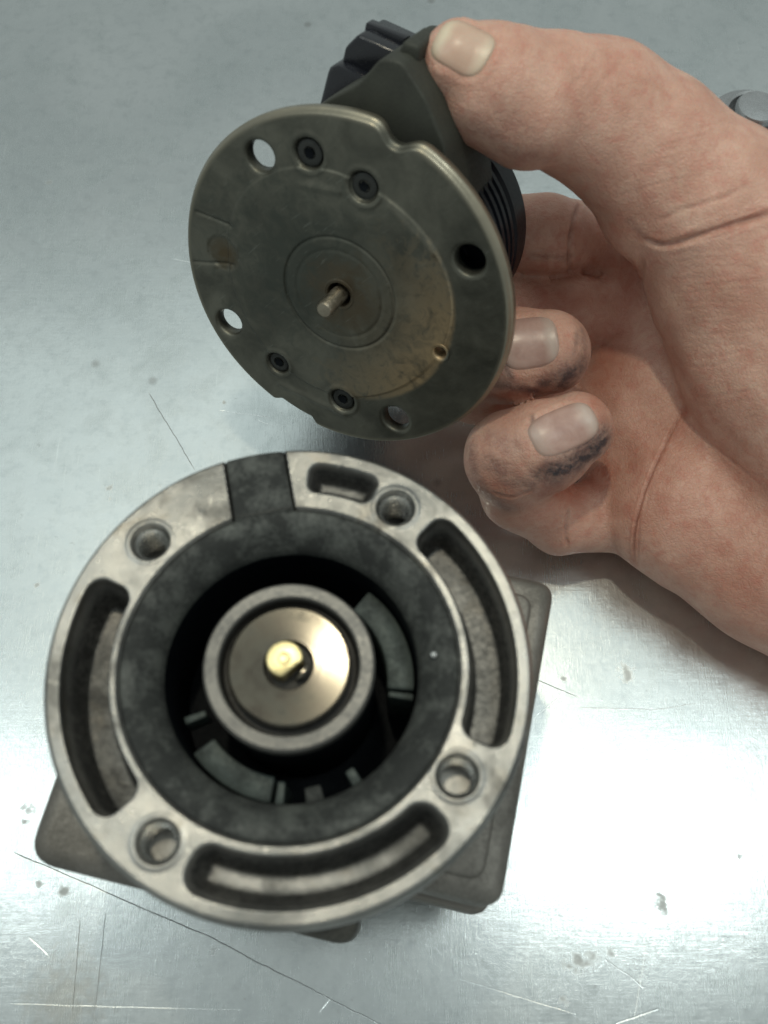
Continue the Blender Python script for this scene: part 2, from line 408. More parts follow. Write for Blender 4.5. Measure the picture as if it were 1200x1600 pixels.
ex_r = np.tile(prof_r, (nt, 1)); ex_z = np.tile(prof_z, (nt, 1))
in_r = np.full((nt, 1), RI-.005); in_z = np.full((nt, 1), -1.6)
RRR = np.concatenate([in_r, RR, ex_r], 1); ZZ = np.concatenate([in_z, Z, ex_z], 1)
# outer wall follows the notch a little
X = RRR*np.cos(TH[:, :1]); Y = RRR*np.sin(TH[:, :1])
V = np.stack([X, Y, ZZ+HZ], -1).reshape(-1, 3); L = RRR.shape[1]
def grid_faces(nt, L, wrap=True):
    k = np.arange(nt if wrap else nt-1)[:, None]; i = np.arange(L-1)[None]
    k2 = (k+1) % nt
    return np.stack([k*L+i, k2*L+i, k2*L+i+1, k*L+i+1], -1).reshape(-1, 4)
def fastmesh(name, V, Q, mat, parent=None, sharp=None):
    me = bpy.data.meshes.new(name); V = np.asarray(V, np.float32)*S; Q = np.asarray(Q, np.int32)
    me.vertices.add(len(V)); me.vertices.foreach_set('co', V.ravel())
    me.loops.add(Q.size); me.loops.foreach_set('vertex_index', Q.ravel())
    me.polygons.add(len(Q)); me.polygons.foreach_set('loop_start', np.arange(0, Q.size, 4, dtype=np.int32))
    me.update(calc_edges=True); me.validate(); me.shade_smooth(); me.materials.append(mat)
    o = bpy.data.objects.new(name, me); link(o, parent); return o
Qf = grid_faces(nt, L)[:, ::-1]
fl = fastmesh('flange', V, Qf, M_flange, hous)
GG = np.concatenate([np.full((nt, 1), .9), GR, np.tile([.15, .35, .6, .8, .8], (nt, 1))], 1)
at = fl.data.attributes.new('grime_shade', 'FLOAT', 'POINT'); at.data.foreach_set('value', GG.ravel().astype(np.float32))

# dark funnel ring and bore, with a tongue that fills the gap in the flange
lathe('bore_sleeve', [(RI-.01, HZ-.9), (RI-.01, HZ-.06), (RI-.05, HZ-.035), (2.36, HZ-.05), (2.25, HZ-.10), (2.02, HZ-.34), (1.97, HZ-.42), (1.95, HZ-.52)], M_dark, hous, n=160)
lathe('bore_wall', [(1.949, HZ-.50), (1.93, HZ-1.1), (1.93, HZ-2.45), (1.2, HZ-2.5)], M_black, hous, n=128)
def sector(name, r0, r1, a0, a1, z0, z1, mat, parent, n=24, bev=.03, label=None, seam=0):
    poly = [(r1*math.cos(R_(a0+(a1-a0)*k/n)), r1*math.sin(R_(a0+(a1-a0)*k/n))) for k in range(n+1)]
    poly += [(r0*math.cos(R_(a1-(a1-a0)*k/n)), r0*math.sin(R_(a1-(a1-a0)*k/n))) for k in range(n+1)]
    return prism(name, poly, z0, z1, mat, parent, bev=bev, seg=2, label=label)
ip = [(RI-.06, -.478)]+[(math.sqrt((RO-.03)**2-y*y), y) for y in np.linspace(-.478, .478, 12)]+[(RI-.06, .478)]
prism('flange_insert', ip, HZ-.85, HZ-.03, M_dark, hous, bev=.04, M=Matrix.Rotation(R_(101.4), 4, 'Z'))
prism('insert_ledge', [(RI-.02, -.46), (RI+.03, -.46), (RI+.03, .46), (RI-.02, .46)], HZ-.2, HZ-.012, M_screw, hous, bev=.012, M=Matrix.Rotation(R_(101.4), 4, 'Z'))
# magnets and little clips in the bore
sector('magnet', 1.47, 1.90, -5, 52, HZ-2.4, HZ-.95, M_magnet, hous, bev=.04)
sector('magnet', 1.50, 1.90, -143, -99, HZ-2.4, HZ-.95, M_magnet, hous, bev=.04)
sector('magnet_end_lip', 1.50, 1.90, -9.5, -6.2, HZ-2.4, HZ-1.0, M_magnet, hous, n=4, bev=.02)
sector('magnet_end_lip', 1.55, 1.90, -97, -93, HZ-2.4, HZ-1.02, M_magnet, hous, n=4, bev=.02)
sector('retaining_clip', 1.66, 1.92, -60, -55, HZ-1.5, HZ-.80, M_magnet, hous, n=4, bev=.03)
sector('retaining_clip', 1.45, 1.80, 199, 203, HZ-1.5, HZ-.95, M_magnet, hous, n=4, bev=.03)
sector('retaining_clip', 1.70, 1.94, -82, -74, HZ-1.3, HZ-.72, M_dark, hous, n=4, bev=.03)
for rc, a in HOLES:
    prof = []
    for k in range(7 if a < 0 else 11):
        zz = HZ-.10-k*.075
        prof += [(.262, zz), (.232, zz-.0375)]
    lathe('screw_thread', prof, M_steel, hous, n=40, c=(rc*math.cos(R_(a)), rc*math.sin(R_(a))), autosmooth=20)
# hub: cup, groove, bronze disc, brass pin
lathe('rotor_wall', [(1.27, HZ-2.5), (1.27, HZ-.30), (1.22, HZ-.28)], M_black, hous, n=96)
hub = lathe('rotor_cup', [(1.275, HZ-.32), (1.285, HZ-.30), (1.285, HZ-.04), (1.25, HZ+.0), (1.08, HZ+.0), (1.055, HZ-.025), (1.04, HZ-.26)], M_hub, hous, n=128)
lathe('cup_groove', [(1.041, HZ-.14), (1.0, HZ-.27), (.90, HZ-.27)], M_groove, hous, n=96)
lathe('bronze_disc', [(.925, HZ-.26), (.925, HZ-.06), (.89, HZ-.03), (.60, HZ-.028), (.385, HZ-.02), (.365, HZ-.05)], M_bronze, hous, n=96)
lathe('pin_recess', [(.366, HZ-.045), (.35, HZ-.14), (.001, HZ-.148)], M_groove, hous, n=48)
cpoly = [(.275*math.cos(R_(a))-.05, .275*math.sin(R_(a))+.04) for a in range(-5, 266, 10)]
prism('centre_pin', cpoly, HZ-.15, HZ+.20, M_brass, hous, bev=.035, seg=3)
lathe('pin_dimple', [(.10, HZ+.202), (.085, HZ+.212), (.06, HZ+.206), (.001, HZ+.203)], M_brass, hous, n=24, c=(-.05, .04))
prism('pin_flat', [(.10, -.24), (.24, -.20), (.31, -.05), (.27, .04)], HZ-.15, HZ+.02, M_bronze, hous, bev=.02)
# small bright speck on the sleeve
lathe('metal_speck', [(.05, HZ-.10), (.045, HZ-.055), (.02, HZ-.04), (.001, HZ-.038)], M_steel, hous, n=12, c=(2.17, .17))
# body below
lathe('body_barrel', [(3.41, HZ-1.85), (3.3, HZ-2.3), (3.05, HZ-2.9), (2.95, HZ-4), (2.9, .35), (2.8, .02), (.1, .02)], M_cast, hous, n=96)
ROT = Matrix.Rotation(R_(-13), 4, 'Z')
prism('base_block', [(-2.6, -2.45), (4.0, -2.45), (4.0, 3.36), (-2.6, 3.36)], 3.3, 5.05, M_cast, hous, bev=.28, seg=5, M=ROT, round_r=.35, top_scale=1.0)
prism('block_rib', [(1.2, -2.12), (3.62, -2.12), (3.62, 2.95), (1.2, 2.95)], 4.9, 5.16, M_cast, hous, bev=.09, seg=3, M=ROT, round_r=.3)
prism('lower_plate', [(-2.4, -2.55), (3.95, -2.55), (3.95, 3.3), (-2.4, 3.3)], 2.2, 3.22, M_cast, hous, bev=.08, seg=3, M=ROT, round_r=.3)
prism('side_boss', [(-3.85, -3.50), (-.5, -3.50), (-.5, .6), (-3.85, .2)], 3.5, 5.3, M_cast, hous, bev=.5, seg=6, M=ROT, round_r=.5)
prism('bottom_lug', [(.3, -3.58), (1.75, -3.58), (1.75, -1), (.3, -1)], 2.0, 3.9, M_lug, hous, bev=.2, seg=4, M=ROT, round_r=.4)

# ------------------------------------------------------------------ motor with its mounting plate, held up in the hand
cc = np.array([-.8962, 11.8815, 6.1159]); nn = np.array([-.4078, -.8334, .3731]); nn /= np.linalg.norm(nn)
aa = np.cross([0, 1, 0], nn); aa /= np.linalg.norm(aa); bb = np.cross(nn, aa)
MM = Matrix(((aa[0], bb[0], nn[0], cc[0]*S), (aa[1], bb[1], nn[1], cc[1]*S), (aa[2], bb[2], nn[2], cc[2]*S), (0, 0, 0, 1)))
mot = thing('actuator_motor', 'black motor behind a round stained steel mounting plate, held up in the fingers', 'motor', MM)
PH = [(2.99, 80.0), (2.99, -16.8), (3.06, 163.5), (3.02, -108.0)]
SCR = [(1.46, 2.40, .31), (1.98, 1.33, .31), (-2.55, -.46, .28), (-1.77, -1.91, .30)]
def plate_R(t):
    R = np.full_like(t, 3.62)
    d = angd(t, R_(27.5)); R -= .27*np.exp(-(np.abs(d)/.085)**2.6)
    d = angd(t, R_(-153)); R -= .15*sst(.17, .11, np.abs(d))
    R += .012*np.sin(3*t+1)+.01*np.sin(5*t)
    return R
def plate_height(x, y):
    r = np.hypot(x, y); z = np.zeros_like(x)
    z += .035*sst(2.52, 2.46, np.hypot(x+.05, y-.12)+.06*np.sin(3*np.arctan2(y, x)))
    z -= .03*np.exp(-((r-1.22)/.03)**2)
    z -= .012*np.exp(-((r-.95)/.04)**2)
    for R, a in PH:
        d = np.hypot(x-R*math.cos(R_(a)), y-R*math.sin(R_(a))); z -= .035*sst(.38, .32, d)
    d = np.hypot(x-1.10, y+2.08); z -= .0*d
    for sx, sy, sr in SCR:
        d = np.hypot(x-sx, y-sy); z -= .10*sst(sr, sr-.04, d)
        z += .02*np.exp(-((d-sr-.06)/.05)**2)
    # channel lines at the left, shallow dimple
    for (x0, y0, x1, y1) in [(-1.6, 3.0, -1.1, 2.35), (-2.55, 2.3, -1.75, 1.75)]:
        ax, ay = x1-x0, y1-y0; t = np.clip(((x-x0)*ax+(y-y0)*ay)/(ax*ax+ay*ay), 0, 1)
        d = np.hypot(x-x0-t*ax, y-y0-t*ay); z -= .035*np.exp(-(d/.035)**2)
    d = np.hypot(x+1.75, y-2.05); z -= .03*sst(.42, .34, d)
    # pressed channel near the upper pair of screws
    for (x0, y0, x1, y1, wd) in [(2.2, .75, 2.35, -.35, .10), (.9, 2.1, 1.5, 1.55, .08), (-2.9, -.9, -2.0, -2.2, .08)]:
        ax, ay = x1-x0, y1-y0; t = np.clip(((x-x0)*ax+(y-y0)*ay)/(ax*ax+ay*ay), 0, 1)
        d = np.hypot(x-x0-t*ax, y-y0-t*ay); z += .03*np.exp(-(d/wd)**2)
    return z
nt, nr = 900, 200
th = np.linspace(0, 2*np.pi, nt, endpoint=False); sr_ = np.linspace(.004, 1, nr)
PR = plate_R(th)
RR = sr_[None]*PR[:, None]; X = RR*np.cos(th)[:, None]; Y = RR*np.sin(th)[:, None]
Z = plate_height(X, Y)-.13*sst(.12, 0, PR[:, None]-RR)**2
TH_ = .30
side_r = np.stack([PR+.005, PR+.005, PR-.06], 1); side_z = np.tile([-.16, -TH_+.02, -TH_], (nt, 1))
back = np.linspace(.985, .06, 90)
RB = back[None]*PR[:, None]; XB = RB*np.cos(th)[:, None]; YB = RB*np.sin(th)[:, None]
def inhole(x, y):
    m = (np.hypot(x, y) < .27) | (np.hypot(x-1.10, y+2.08) < .15)
    for R, a in PH: m |= np.hypot(x-R*math.cos(R_(a)), y-R*math.sin(R_(a))) < .335
    return m
X = np.concatenate([X, side_r*np.cos(th)[:, None], side_r[:, :0], XB], 1); Y = np.concatenate([Y, side_r*np.sin(th)[:, None], YB], 1)
Z = np.concatenate([Z, side_z, np.full_like(XB, -TH_)], 1); L = X.shape[1]
hole = inhole(X, Y); Zc = Z
for R, a in PH: hole |= (np.hypot(X-R*math.cos(R_(a)), Y-R*math.sin(R_(a))) < .352) & (np.arange(L)[None] > nr+2)
Q = grid_faces(nt, L); hm = hole.ravel()[Q].sum(1)
Q = Q[hm < 3]
fastmesh('mounting_plate', np.stack([X, Y, Zc], -1).reshape(-1, 3), Q[:, ::-1], M_plate, mot)
for R, a in PH:
    lathe('hole_rim', [(.395, -.028), (.385, -.005), (.35, -.004), (.32, -.035), (.295, -.075), (.29, -.28), (.31, -.306), (.36, -.308), (.365, -.296)], M_plate, mot, n=48, c=(R*math.cos(R_(a)), R*math.sin(R_(a))), autosmooth=60)
lathe('hole_rim', [(.20, .03), (.195, .04), (.155, .036), (.13, .01), (.125, -.31)], M_plate, mot, n=32, c=(1.10, -2.08), autosmooth=60)
lathe('hole_rim', [(.345, .033), (.335, .043), (.29, .04), (.255, .01), (.25, -.31)], M_plate, mot, n=48, autosmooth=60)
lathe('dark_hole_plug', [(.42, -.33), (.42, -.75), (.01, -.75)], M_black, mot, n=24, c=(2.99*math.cos(R_(-16.8)), 2.99*math.sin(R_(-16.8))))  # added black plug that makes this plate hole read dark
for sx, sy, sr in SCR:
    sw = lathe('screw', [(sr-.05, -.10), (sr-.06, -.045), (sr-.10, -.03), (.125, -.035), (.10, -.06), (.085, -.25), (.001, -.25)], M_screw, mot, n=40, c=(sx, sy))
    lathe('screw_recess', [(.10, -.04), (.10, -.022), (.08, -.03), (.001, -.034)], M_black, sw, n=6, c=(sx, sy))
lathe('shaft', [(.17, -1.2), (.17, .66), (.14, .71), (.001, .72)], M_steelb, mot, n=32)
lathe('shaft_bearing', [(.40, -.31), (.40, -.75), (.14, -.75), (.13, -.6)], M_screw, mot, n=40)
lathe('motor_neck', [(.41, -.32), (2.35, -.32), (2.35, -.62), (2.5, -.70)], M_black, mot, n=96)
ring = [(2.35, -.5)]
for k in range(9): ring += [(2.66, -.80-k*.27), (2.66, -.93-k*.27), (2.55, -.96-k*.27), (2.55, -1.04-k*.27)]
lathe('motor_can', ring+[(2.66, -3.3), (2.66, -3.9), (2.55, -4.05), (1.6, -4.15), (.01, -4.2)], M_plastic, mot, n=128)
E35 = Matrix.Rotation(R_(35), 4, 'Z')
prism('casing', [(1.5, 1.9), (2.9, 1.62), (3.35, 1.2), (3.82, .69), (4.38, .38), (4.46, .0), (4.0, -.6), (3.35, -1.15), (1.5, -1.9)], -3.0, -.72, M_casing, mot, bev=.08, seg=3, M=E35, round_r=.14)
con = prism('connector', [(1.9, .6), (3.50, .6), (3.54, 1.60), (3.40, 1.78), (1.9, 1.92)], -3.3, -1.75, M_gloss, mot, bev=.13, seg=2, M=E35)
prism('connector_shroud', [(3.40, .55), (4.06, .55), (4.10, 1.38), (3.78, 1.60), (3.40, 1.62)], -3.2, -2.0, M_gloss, mot, bev=.07, seg=3, M=E35)
prism('connector_rail', [(3.9, .6), (4.18, .6), (4.18, 1.45), (3.9, 1.45)], -2.75, -2.45, M_gloss, mot, bev=.04, seg=2, M=E35)
prism('casing_tab', [(4.3, -.15), (4.62, -.12), (4.62, .2), (4.3, .28)], -2.2, -1.2, M_casing, mot, bev=.08, seg=3, M=E35)

# ------------------------------------------------------------------ bolt standing at the far right
bp = OZ(1180, 178, 1.4)
fit = thing('steel_fitting', 'small shiny round steel fitting with a rimmed collar, half hidden behind the thumb base', 'fitting', Matrix.Translation((bp[0]*S, bp[1]*S, 0)))
lathe('body', [(.01, .01), (.85, .01), (.88, .05), (.88, .95)], M_light, fit, n=48)
lathe('collar', [(.88, .9), (1.20, .98), (1.26, 1.06), (1.24, 1.14), (1.05, 1.20), (.95, 1.22), (.93, 1.40), (.86, 1.45), (.78, 1.42), (.76, 1.30), (.76, 1.0), (.45, .98)], M_light, fit, n=72)
lathe('post', [(.62, .98), (.62, 1.62), (.57, 1.70), (.30, 1.72), (.001, 1.72)], M_light, fit, n=48)

# ------------------------------------------------------------------ the hand (one continuous surface from a distance field)
def J(u, v, d, r): return (P(u, v, d), r)
def cone(p, A, B):
    a, ra = A; b, rb = B; ba = b-a; L2 = ba@ba
    h = np.clip(((p-a)@ba)/L2, 0, 1)
    return np.sqrt((((p-a)-h[:, None]*ba)**2).sum(1))-(ra+(rb-ra)*h)
def smin(a, b, k):
    h = np.maximum(k-np.abs(a-b), 0)/k; return np.minimum(a, b)-h*h*k*.25
#HAND-BEGIN
THUMB = [J(716, 98, 17.6, .72), J(775, 133, 17.9, 1.04), J(868, 158, 18.4, 1.19), J(935, 180, 18.8, 1.36), J(1015, 240, 19.2, 1.48), J(1115, 335, 19.6, 1.75), J(1225, 432, 19.9, 2.2)]
PAD = [J(770, 145, 17.9, 1.0), J(828, 172, 18.15, 1.10)]
WEB = [J(1010, 330, 19.6, .95), J(1060, 330, 19.6, 1.1)]
THENAR = [J(1165, 440, 20.2, 2.0), J(1240, 560, 20.4, 2.25), J(1340, 740, 20.8, 2.5)]
PALM = [[J(1010, 400, 23.0, 1.15), J(1200, 560, 22.2, 1.9), J(1400, 760, 21.5, 2.4)],
        [J(985, 510, 23.3, 1.2), J(1150, 700, 22.4, 1.7), J(1400, 860, 21.6, 2.3)],
        [J(975, 630, 23.2, 1.25), J(1090, 760, 22.4, 1.6), J(1400, 900, 21.6, 2.2)],
        [J(965, 785, 22.7, 1.05), J(1060, 805, 22.1, 1.50), J(1200, 880, 21.7, 1.75), J(1400, 980, 21.4, 2.1)]]
ARM = [J(1380, 820, 21.2, 2.7), J(1750, 1010, 20.5, 2.9)]
INDEX = [J(985, 385, 23.0, .92), J(925, 375, 23.1, .84), J(850, 366, 22.2, .88), J(760, 368, 22.4, .90), J(690, 385, 22.7, .85), J(640, 430, 22.4, .8)]
MIDDLE = [J(985, 500, 23.2, .95), J(890, 486, 22.9, .82), J(780, 484, 22.8, .84), J(700, 500, 22.9, .82), J(650, 520, 22.6, .8)]
RING = [J(985, 650, 23.5, .9), J(840, 650, 23.3, .75), J(735, 600, 22.5, .85), J(740, 566, 21.6, .92), J(800, 556, 21.1, 1.0), J(856, 550, 20.9, .93)]
LITTLE = [J(955, 805, 22.7, .88), J(875, 812, 22.4, .78), J(812, 770, 21.7, .84), J(800, 716, 20.8, 1.0), J(850, 697, 20.5, .97), J(900, 672, 20.4, .80)]
K_ = .35
def chain(p, ch, k=.2):
    d = None
    for i in range(len(ch)-1):
        c = cone(p, ch[i], ch[i+1]); d = c if d is None else smin(d, c, k)
    return d
def sdf(p):
    d = smin(chain(p, THUMB, .25), cone(p, *PAD), .10)
    d = smin(d, cone(p, *WEB), .25)
    d2 = chain(p, THENAR, .5); dt = smin(d, d2, .45)
    pm = None
    for c in PALM:
        x = chain(p, c, .4); pm = x if pm is None else smin(pm, x, .8)
    pm = smin(pm, chain(p, ARM, .5), 1.2)
    pm = smin(pm, dt, .35)
    for f, k in ((INDEX, .22), (MIDDLE, .10), (RING, .10), (LITTLE, .12)):
        x = chain(p, f, .22)
        pm = smin(pm, x, k)
    return pm
#HAND-END
def fsdf(p, chunk=200000):
    return np.concatenate([sdf(p[i:i+chunk]) for i in range(0, len(p), chunk)])
def grad(p, e=.02, f=None):
    f = f or fsdf
    g = np.stack([f(p+np.eye(3)[i]*e)-f(p-np.eye(3)[i]*e) for i in range(3)], 1)
    return g/np.maximum(np.linalg.norm(g, axis=1, keepdims=True), 1e-9)
def surface_nets(f, lo, hi, h):
    n = np.ceil((hi-lo)/h).astype(int)+1
    ax = [lo[i]+h*np.arange(n[i]) for i in range(3)]
    D = np.empty(n, np.float32)
    YZ = np.stack(np.meshgrid(ax[1], ax[2], indexing='ij'), -1).reshape(-1, 2)
    for i, x in enumerate(ax[0]):
        D[i] = f(np.concatenate([np.full((len(YZ), 1), x), YZ], 1)).reshape(n[1], n[2])
    ins = D < 0
    cells = np.zeros(n-1, bool); acc = np.zeros((*(n-1), 3), np.float32); cnt = np.zeros(n-1, np.float32)
    offs = [(0, 0, 0), (1, 0, 0), (0, 1, 0), (1, 1, 0), (0, 0, 1), (1, 0, 1), (0, 1, 1), (1, 1, 1)]
    def sl(o): return tuple(slice(o[k], n[k]-1+o[k]) for k in range(3))
    for a in range(8):
        for k in range(3):
            if offs[a][k] == 0:
                b = list(offs[a]); b[k] = 1; b = tuple(b)
                da, db = D[sl(offs[a])], D[sl(b)]; cr = (da < 0) != (db < 0)
                t = np.where(cr, da/np.where(cr, da-db, 1), 0)
                pos = np.stack([np.full(t.shape, offs[a][j], np.float32) + (t if j == k else 0) for j in range(3)], -1)
                acc += np.where(cr[..., None], pos, 0); cnt += cr
    idx = -np.ones(n-1, np.int64); m = cnt > 0; idx[m] = np.arange(m.sum())
    base = np.stack(np.nonzero(m), 1)
    V = lo+h*(base+acc[m]/cnt[m][:, None])
    Q = []
    for k in range(3):
        i, j = [(1, 2), (2, 0), (0, 1)][k]
        s0 = [slice(None)]*3; s1 = [slice(None)]*3; s0[k] = slice(0, -1); s1[k] = slice(1, None)
        c = ins[tuple(s0)] != ins[tuple(s1)]
        e = np.stack(np.nonzero(c), 1)
        ok = (e[:, i] > 0) & (e[:, j] > 0) & (e[:, i] < n[i]-1) & (e[:, j] < n[j]-1); e = e[ok]
        ui = np.zeros(3, int); ui[i] = 1; uj = np.zeros(3, int); uj[j] = 1
        q = [idx[tuple((e-x).T)] for x in (ui*0, ui, ui+uj, uj)]
        q = np.stack(q, 1); fl = ins[tuple(e.T)]
        q[~fl] = q[~fl][:, ::-1]; Q.append(q)
    return V, np.concatenate(Q)
def subdiv(V, Q):
    E = np.concatenate([Q[:, [0, 1]], Q[:, [1, 2]], Q[:, [2, 3]], Q[:, [3, 0]]]); E.sort(1)
    U, inv = np.unique(E[:, 0]*len(V)+E[:, 1], return_inverse=True); inv = inv.ravel()
    ev = (V[U//len(V)]+V[U % len(V)])/2; fv = V[Q].mean(1)
    nV, nE, nQ = len(V), len(U), len(Q)
    e = [nV+inv[i*nQ:(i+1)*nQ] for i in range(4)]; f = nV+nE+np.arange(nQ)
    NQ = np.concatenate([np.stack([Q[:, 0], e[0], f, e[3]], 1), np.stack([Q[:, 1], e[1], f, e[0]], 1),
                         np.stack([Q[:, 2], e[2], f, e[1]], 1), np.stack([Q[:, 3], e[3], f, e[2]], 1)])
    return np.concatenate([V, ev, fv]), NQ
def onhand(pts):
    """march pixel rays to the skin: where a crease, nail or stain lies on the surface"""
    pts = np.array(pts, float); d = np.stack([ray(u, v) for u, v in pts]); L = np.linalg.norm(d, axis=1, keepdims=True); d = d/L
    t = np.full(len(pts), 14.0)
    for _ in range(90): t += np.clip(sdf(EYE+d*t[:, None])*.85, -.5, 1)
    return EYE+d*t[:, None]
allj = [j for ch in [THUMB, THENAR, *PALM, ARM, INDEX, MIDDLE, RING, LITTLE] for j in ch]
lo = np.min([a-r for a, r in allj], 0)-.3; hi = np.max([a+r for a, r in allj], 0)+.3
V, Q = surface_nets(fsdf, lo, hi, .13)
for _ in range(2): V = V-fsdf(V)[:, None]*grad(V)*.8
V, Q = subdiv(V, Q); V = V-fsdf(V)[:, None]*grad(V)*.8
V, Q = subdiv(V, Q)
def polydist(p, pts, par=False):
    d = np.full(len(p), 1e9); tt = np.zeros(len(p)); n = len(pts)-1
    for k, (a, b) in enumerate(zip(pts[:-1], pts[1:])):
        ba = b-a; h = np.clip(((p-a)@ba)/max(ba@ba, 1e-9), 0, 1)
        e = np.sqrt((((p-a)-h[:, None]*ba)**2).sum(1)); m = e < d
        d = np.where(m, e, d); tt = np.where(m, (k+h)/n, tt)
    return (d, tt) if par else d
def dense(L, n=10):
    L = np.array(L, float); t = np.linspace(0, len(L)-1, (len(L)-1)*n+1); i = np.minimum(t.astype(int), len(L)-2); f = t-i
    g = lambda k: L[np.clip(k, 0, len(L)-1)]
    f = f[:, None]
    return .5*((2*g(i))+(-g(i-1)+g(i+1))*f+(2*g(i-1)-5*g(i)+4*g(i+1)-g(i+2))*f**2+(-g(i-1)+3*g(i)-3*g(i+1)+g(i+2))*f**3)
#CREASE-BEGIN
CREASES = [  # pixels along the crease, width cm, depth cm
    ([(1000, 372), (1040, 383), (1110, 362), (1200, 335), (1260, 320)], .06, .09),
    ([(1004, 400), (1003, 440), (1020, 500)], .07, .035),
    ([(1022, 350), (1060, 330), (1120, 312), (1180, 285)], .05, .025),
    ([(1068, 635), (1035, 700), (1003, 775), (990, 840), (993, 890)], .032, .06),
    ([(1040, 600), (1062, 650), (1130, 710), (1200, 770)], .05, .02),
    ([(890, 790), (884, 825), (888, 860)], .04, .05),
    ([(910, 308), (896, 350), (890, 395), (890, 432)], .06, .09),
    ([(825, 388), (870, 391), (888, 390)], .035, .018), ([(822, 400), (860, 403), (885, 400)], .035, .018),
    ([(885, 80), (898, 110), (890, 150)], .06, .010), ([(940, 75), (915, 110), (895, 135)], .05, .014), ([(975, 90), (950, 118), (925, 150)], .05, .012),
    ([(760, 715), (780, 728), (805, 722)], .07, .012), ([(765, 768), (800, 777), (835, 763)], .045, .035),
]
rng = random.Random(4)
for pts, wd, dep in list(CREASES):   # every fold has fainter companions that branch off
    if dep < .03 or min(x for x, y in pts) < 940: continue
    for q in range(3):
        ox, oy = rng.uniform(-14, 14), rng.uniform(-14, 14); n = len(pts)
        a = rng.uniform(0, .4); sub = pts if n < 4 else pts[rng.randint(0, 1):n-rng.randint(0, 1)]
        CREASES.append(([(x+ox*(.3+k/n)+rng.uniform(-4, 4), y+oy*(.3+k/n)+rng.uniform(-4, 4)) for k, (x, y) in enumerate(sub)], .035, dep*rng.uniform(.12, .3)))
for k in range(40):  # short random fine lines over palm and thumb
    x0, y0 = rng.uniform(1010, 1190), rng.uniform(640, 950)
    if y0 > 640+(x0-900)*1.1: continue
    an = rng.uniform(-.6, 1.4); L_ = rng.uniform(15, 60)
    CREASES.append(([(x0, y0), (x0+L_*.5*math.cos(an)+3, y0+L_*.5*math.sin(an)), (x0+L_*math.cos(an), y0+L_*math.sin(an))], .03, rng.uniform(.003, .009)))
for k in range(22):   # fine folds fanning over the thenar side and the web
    t = k/21
    x0, y0 = 1030+60*t+rng.uniform(-8, 25), 400+260*t
    CREASES.append(([(x0, y0), (x0+45, y0-6+rng.uniform(-5, 5)), (x0+100+rng.uniform(-20, 60), y0-10+rng.uniform(-8, 8))], .035, rng.uniform(.003, .008)))
for k in range(12):
    x0, y0 = rng.uniform(930, 1040), 210+k*9
    CREASES.append(([(x0, y0), (x0+50, y0-14), (x0+110, y0-32)], .035, rng.uniform(.003, .008)))
DIRT_SHADE = [([(790, 500), (785, 560), (800, 590)], .07, .5), ([(832, 650), (838, 690), (855, 706)], .06, .6), ([(855, 706), (905, 700), (945, 668)], .07, .8), ([(875, 585), (895, 560), (903, 520)], .09, .5), ([(735, 700), (750, 760), (790, 795)], .25, .4), ([(690, 130), (720, 150)], .12, .25), ([(830, 400), (890, 402)], .12, .3), ([(985, 345), (1010, 372)], .10, .3), ([(870, 735), (915, 715), (940, 690)], .40, 1.0), ([(845, 740), (890, 735)], .25, .8), ([(765, 725), (790, 740)], .30, .55), ([(880, 590), (905, 575)], .36, .9),  # finger grease, plus shade painted into the gaps between fingers
        ([(850, 600), (890, 600)], .22, .8), ([(775, 600), (840, 612)], .16, .7), ([(770, 680), (800, 700)], .35, .35), ([(790, 750), (830, 755)], .22, .5),
        ([(740, 190), (800, 235), (850, 250)], .30, .30), ([(780, 170), (820, 215)], .4, .16), ([(910, 520), (915, 560)], .2, .45)]
RED_SHADE = [([(1010, 700), (1060, 820), (1180, 920)], 1.3, .42), ([(1150, 760), (1200, 900)], 1.2, .35), ([(760, 760), (860, 830)], .6, .45), ([(840, 340), (960, 370)], .6, .35), ([(700, 100), (740, 70)], .1, .0), ([(985, 420), (960, 520), (945, 600)], .55, .75), ([(1070, 640), (1003, 775), (990, 880)], .16, .7), ([(1020, 500), (1100, 630), (1200, 730)], .25, .45),  # skin redness, plus painted shade over the palm, its hollow and finger gaps
       ([(850, 425), (900, 430), (950, 400)], .45, .6), ([(850, 470), (900, 470)], .5, .7), ([(860, 770), (900, 760), (945, 740)], .4, 1.0), ([(740, 620), (860, 612)], .2, .9), ([(930, 430), (960, 480)], .4, .6), ([(1000, 372), (1110, 362), (1200, 330)], .12, .5),
       ([(860, 560), (880, 540)], .2, .3), ([(920, 640), (970, 600)], .4, .5)]
#CREASE-END
Nn = grad(V)
disp = np.zeros(len(V)); cd_ = np.zeros(len(V))
def near(p, pts, rad):
    b0 = pts.min(0)-rad; b1 = pts.max(0)+rad
    return np.nonzero(((p > b0) & (p < b1)).all(1))[0]
for pts, wd, dep in CREASES:
    q = onhand(dense(pts, 6)); keep = np.linalg.norm(q-np.median(q, 0), axis=1) < 6; q = q[keep]
    if len(q) < 2: continue
    i = near(V, q, wd*4); d, tp = polydist(V[i], q, True)
    if len(i) == 0: continue
    fade = sst(0, .22, tp)*sst(1, .78, tp)*(.8+.2*np.sin(tp*23+len(pts)))
    tz = np.exp(-(d/wd)**2)*fade; disp[i] -= dep*tz; disp[i] += .15*dep*fade*np.exp(-((d-2.1*wd)/wd)**2)
    cd_[i] = np.maximum(cd_[i], tz*min(1, dep/.09))
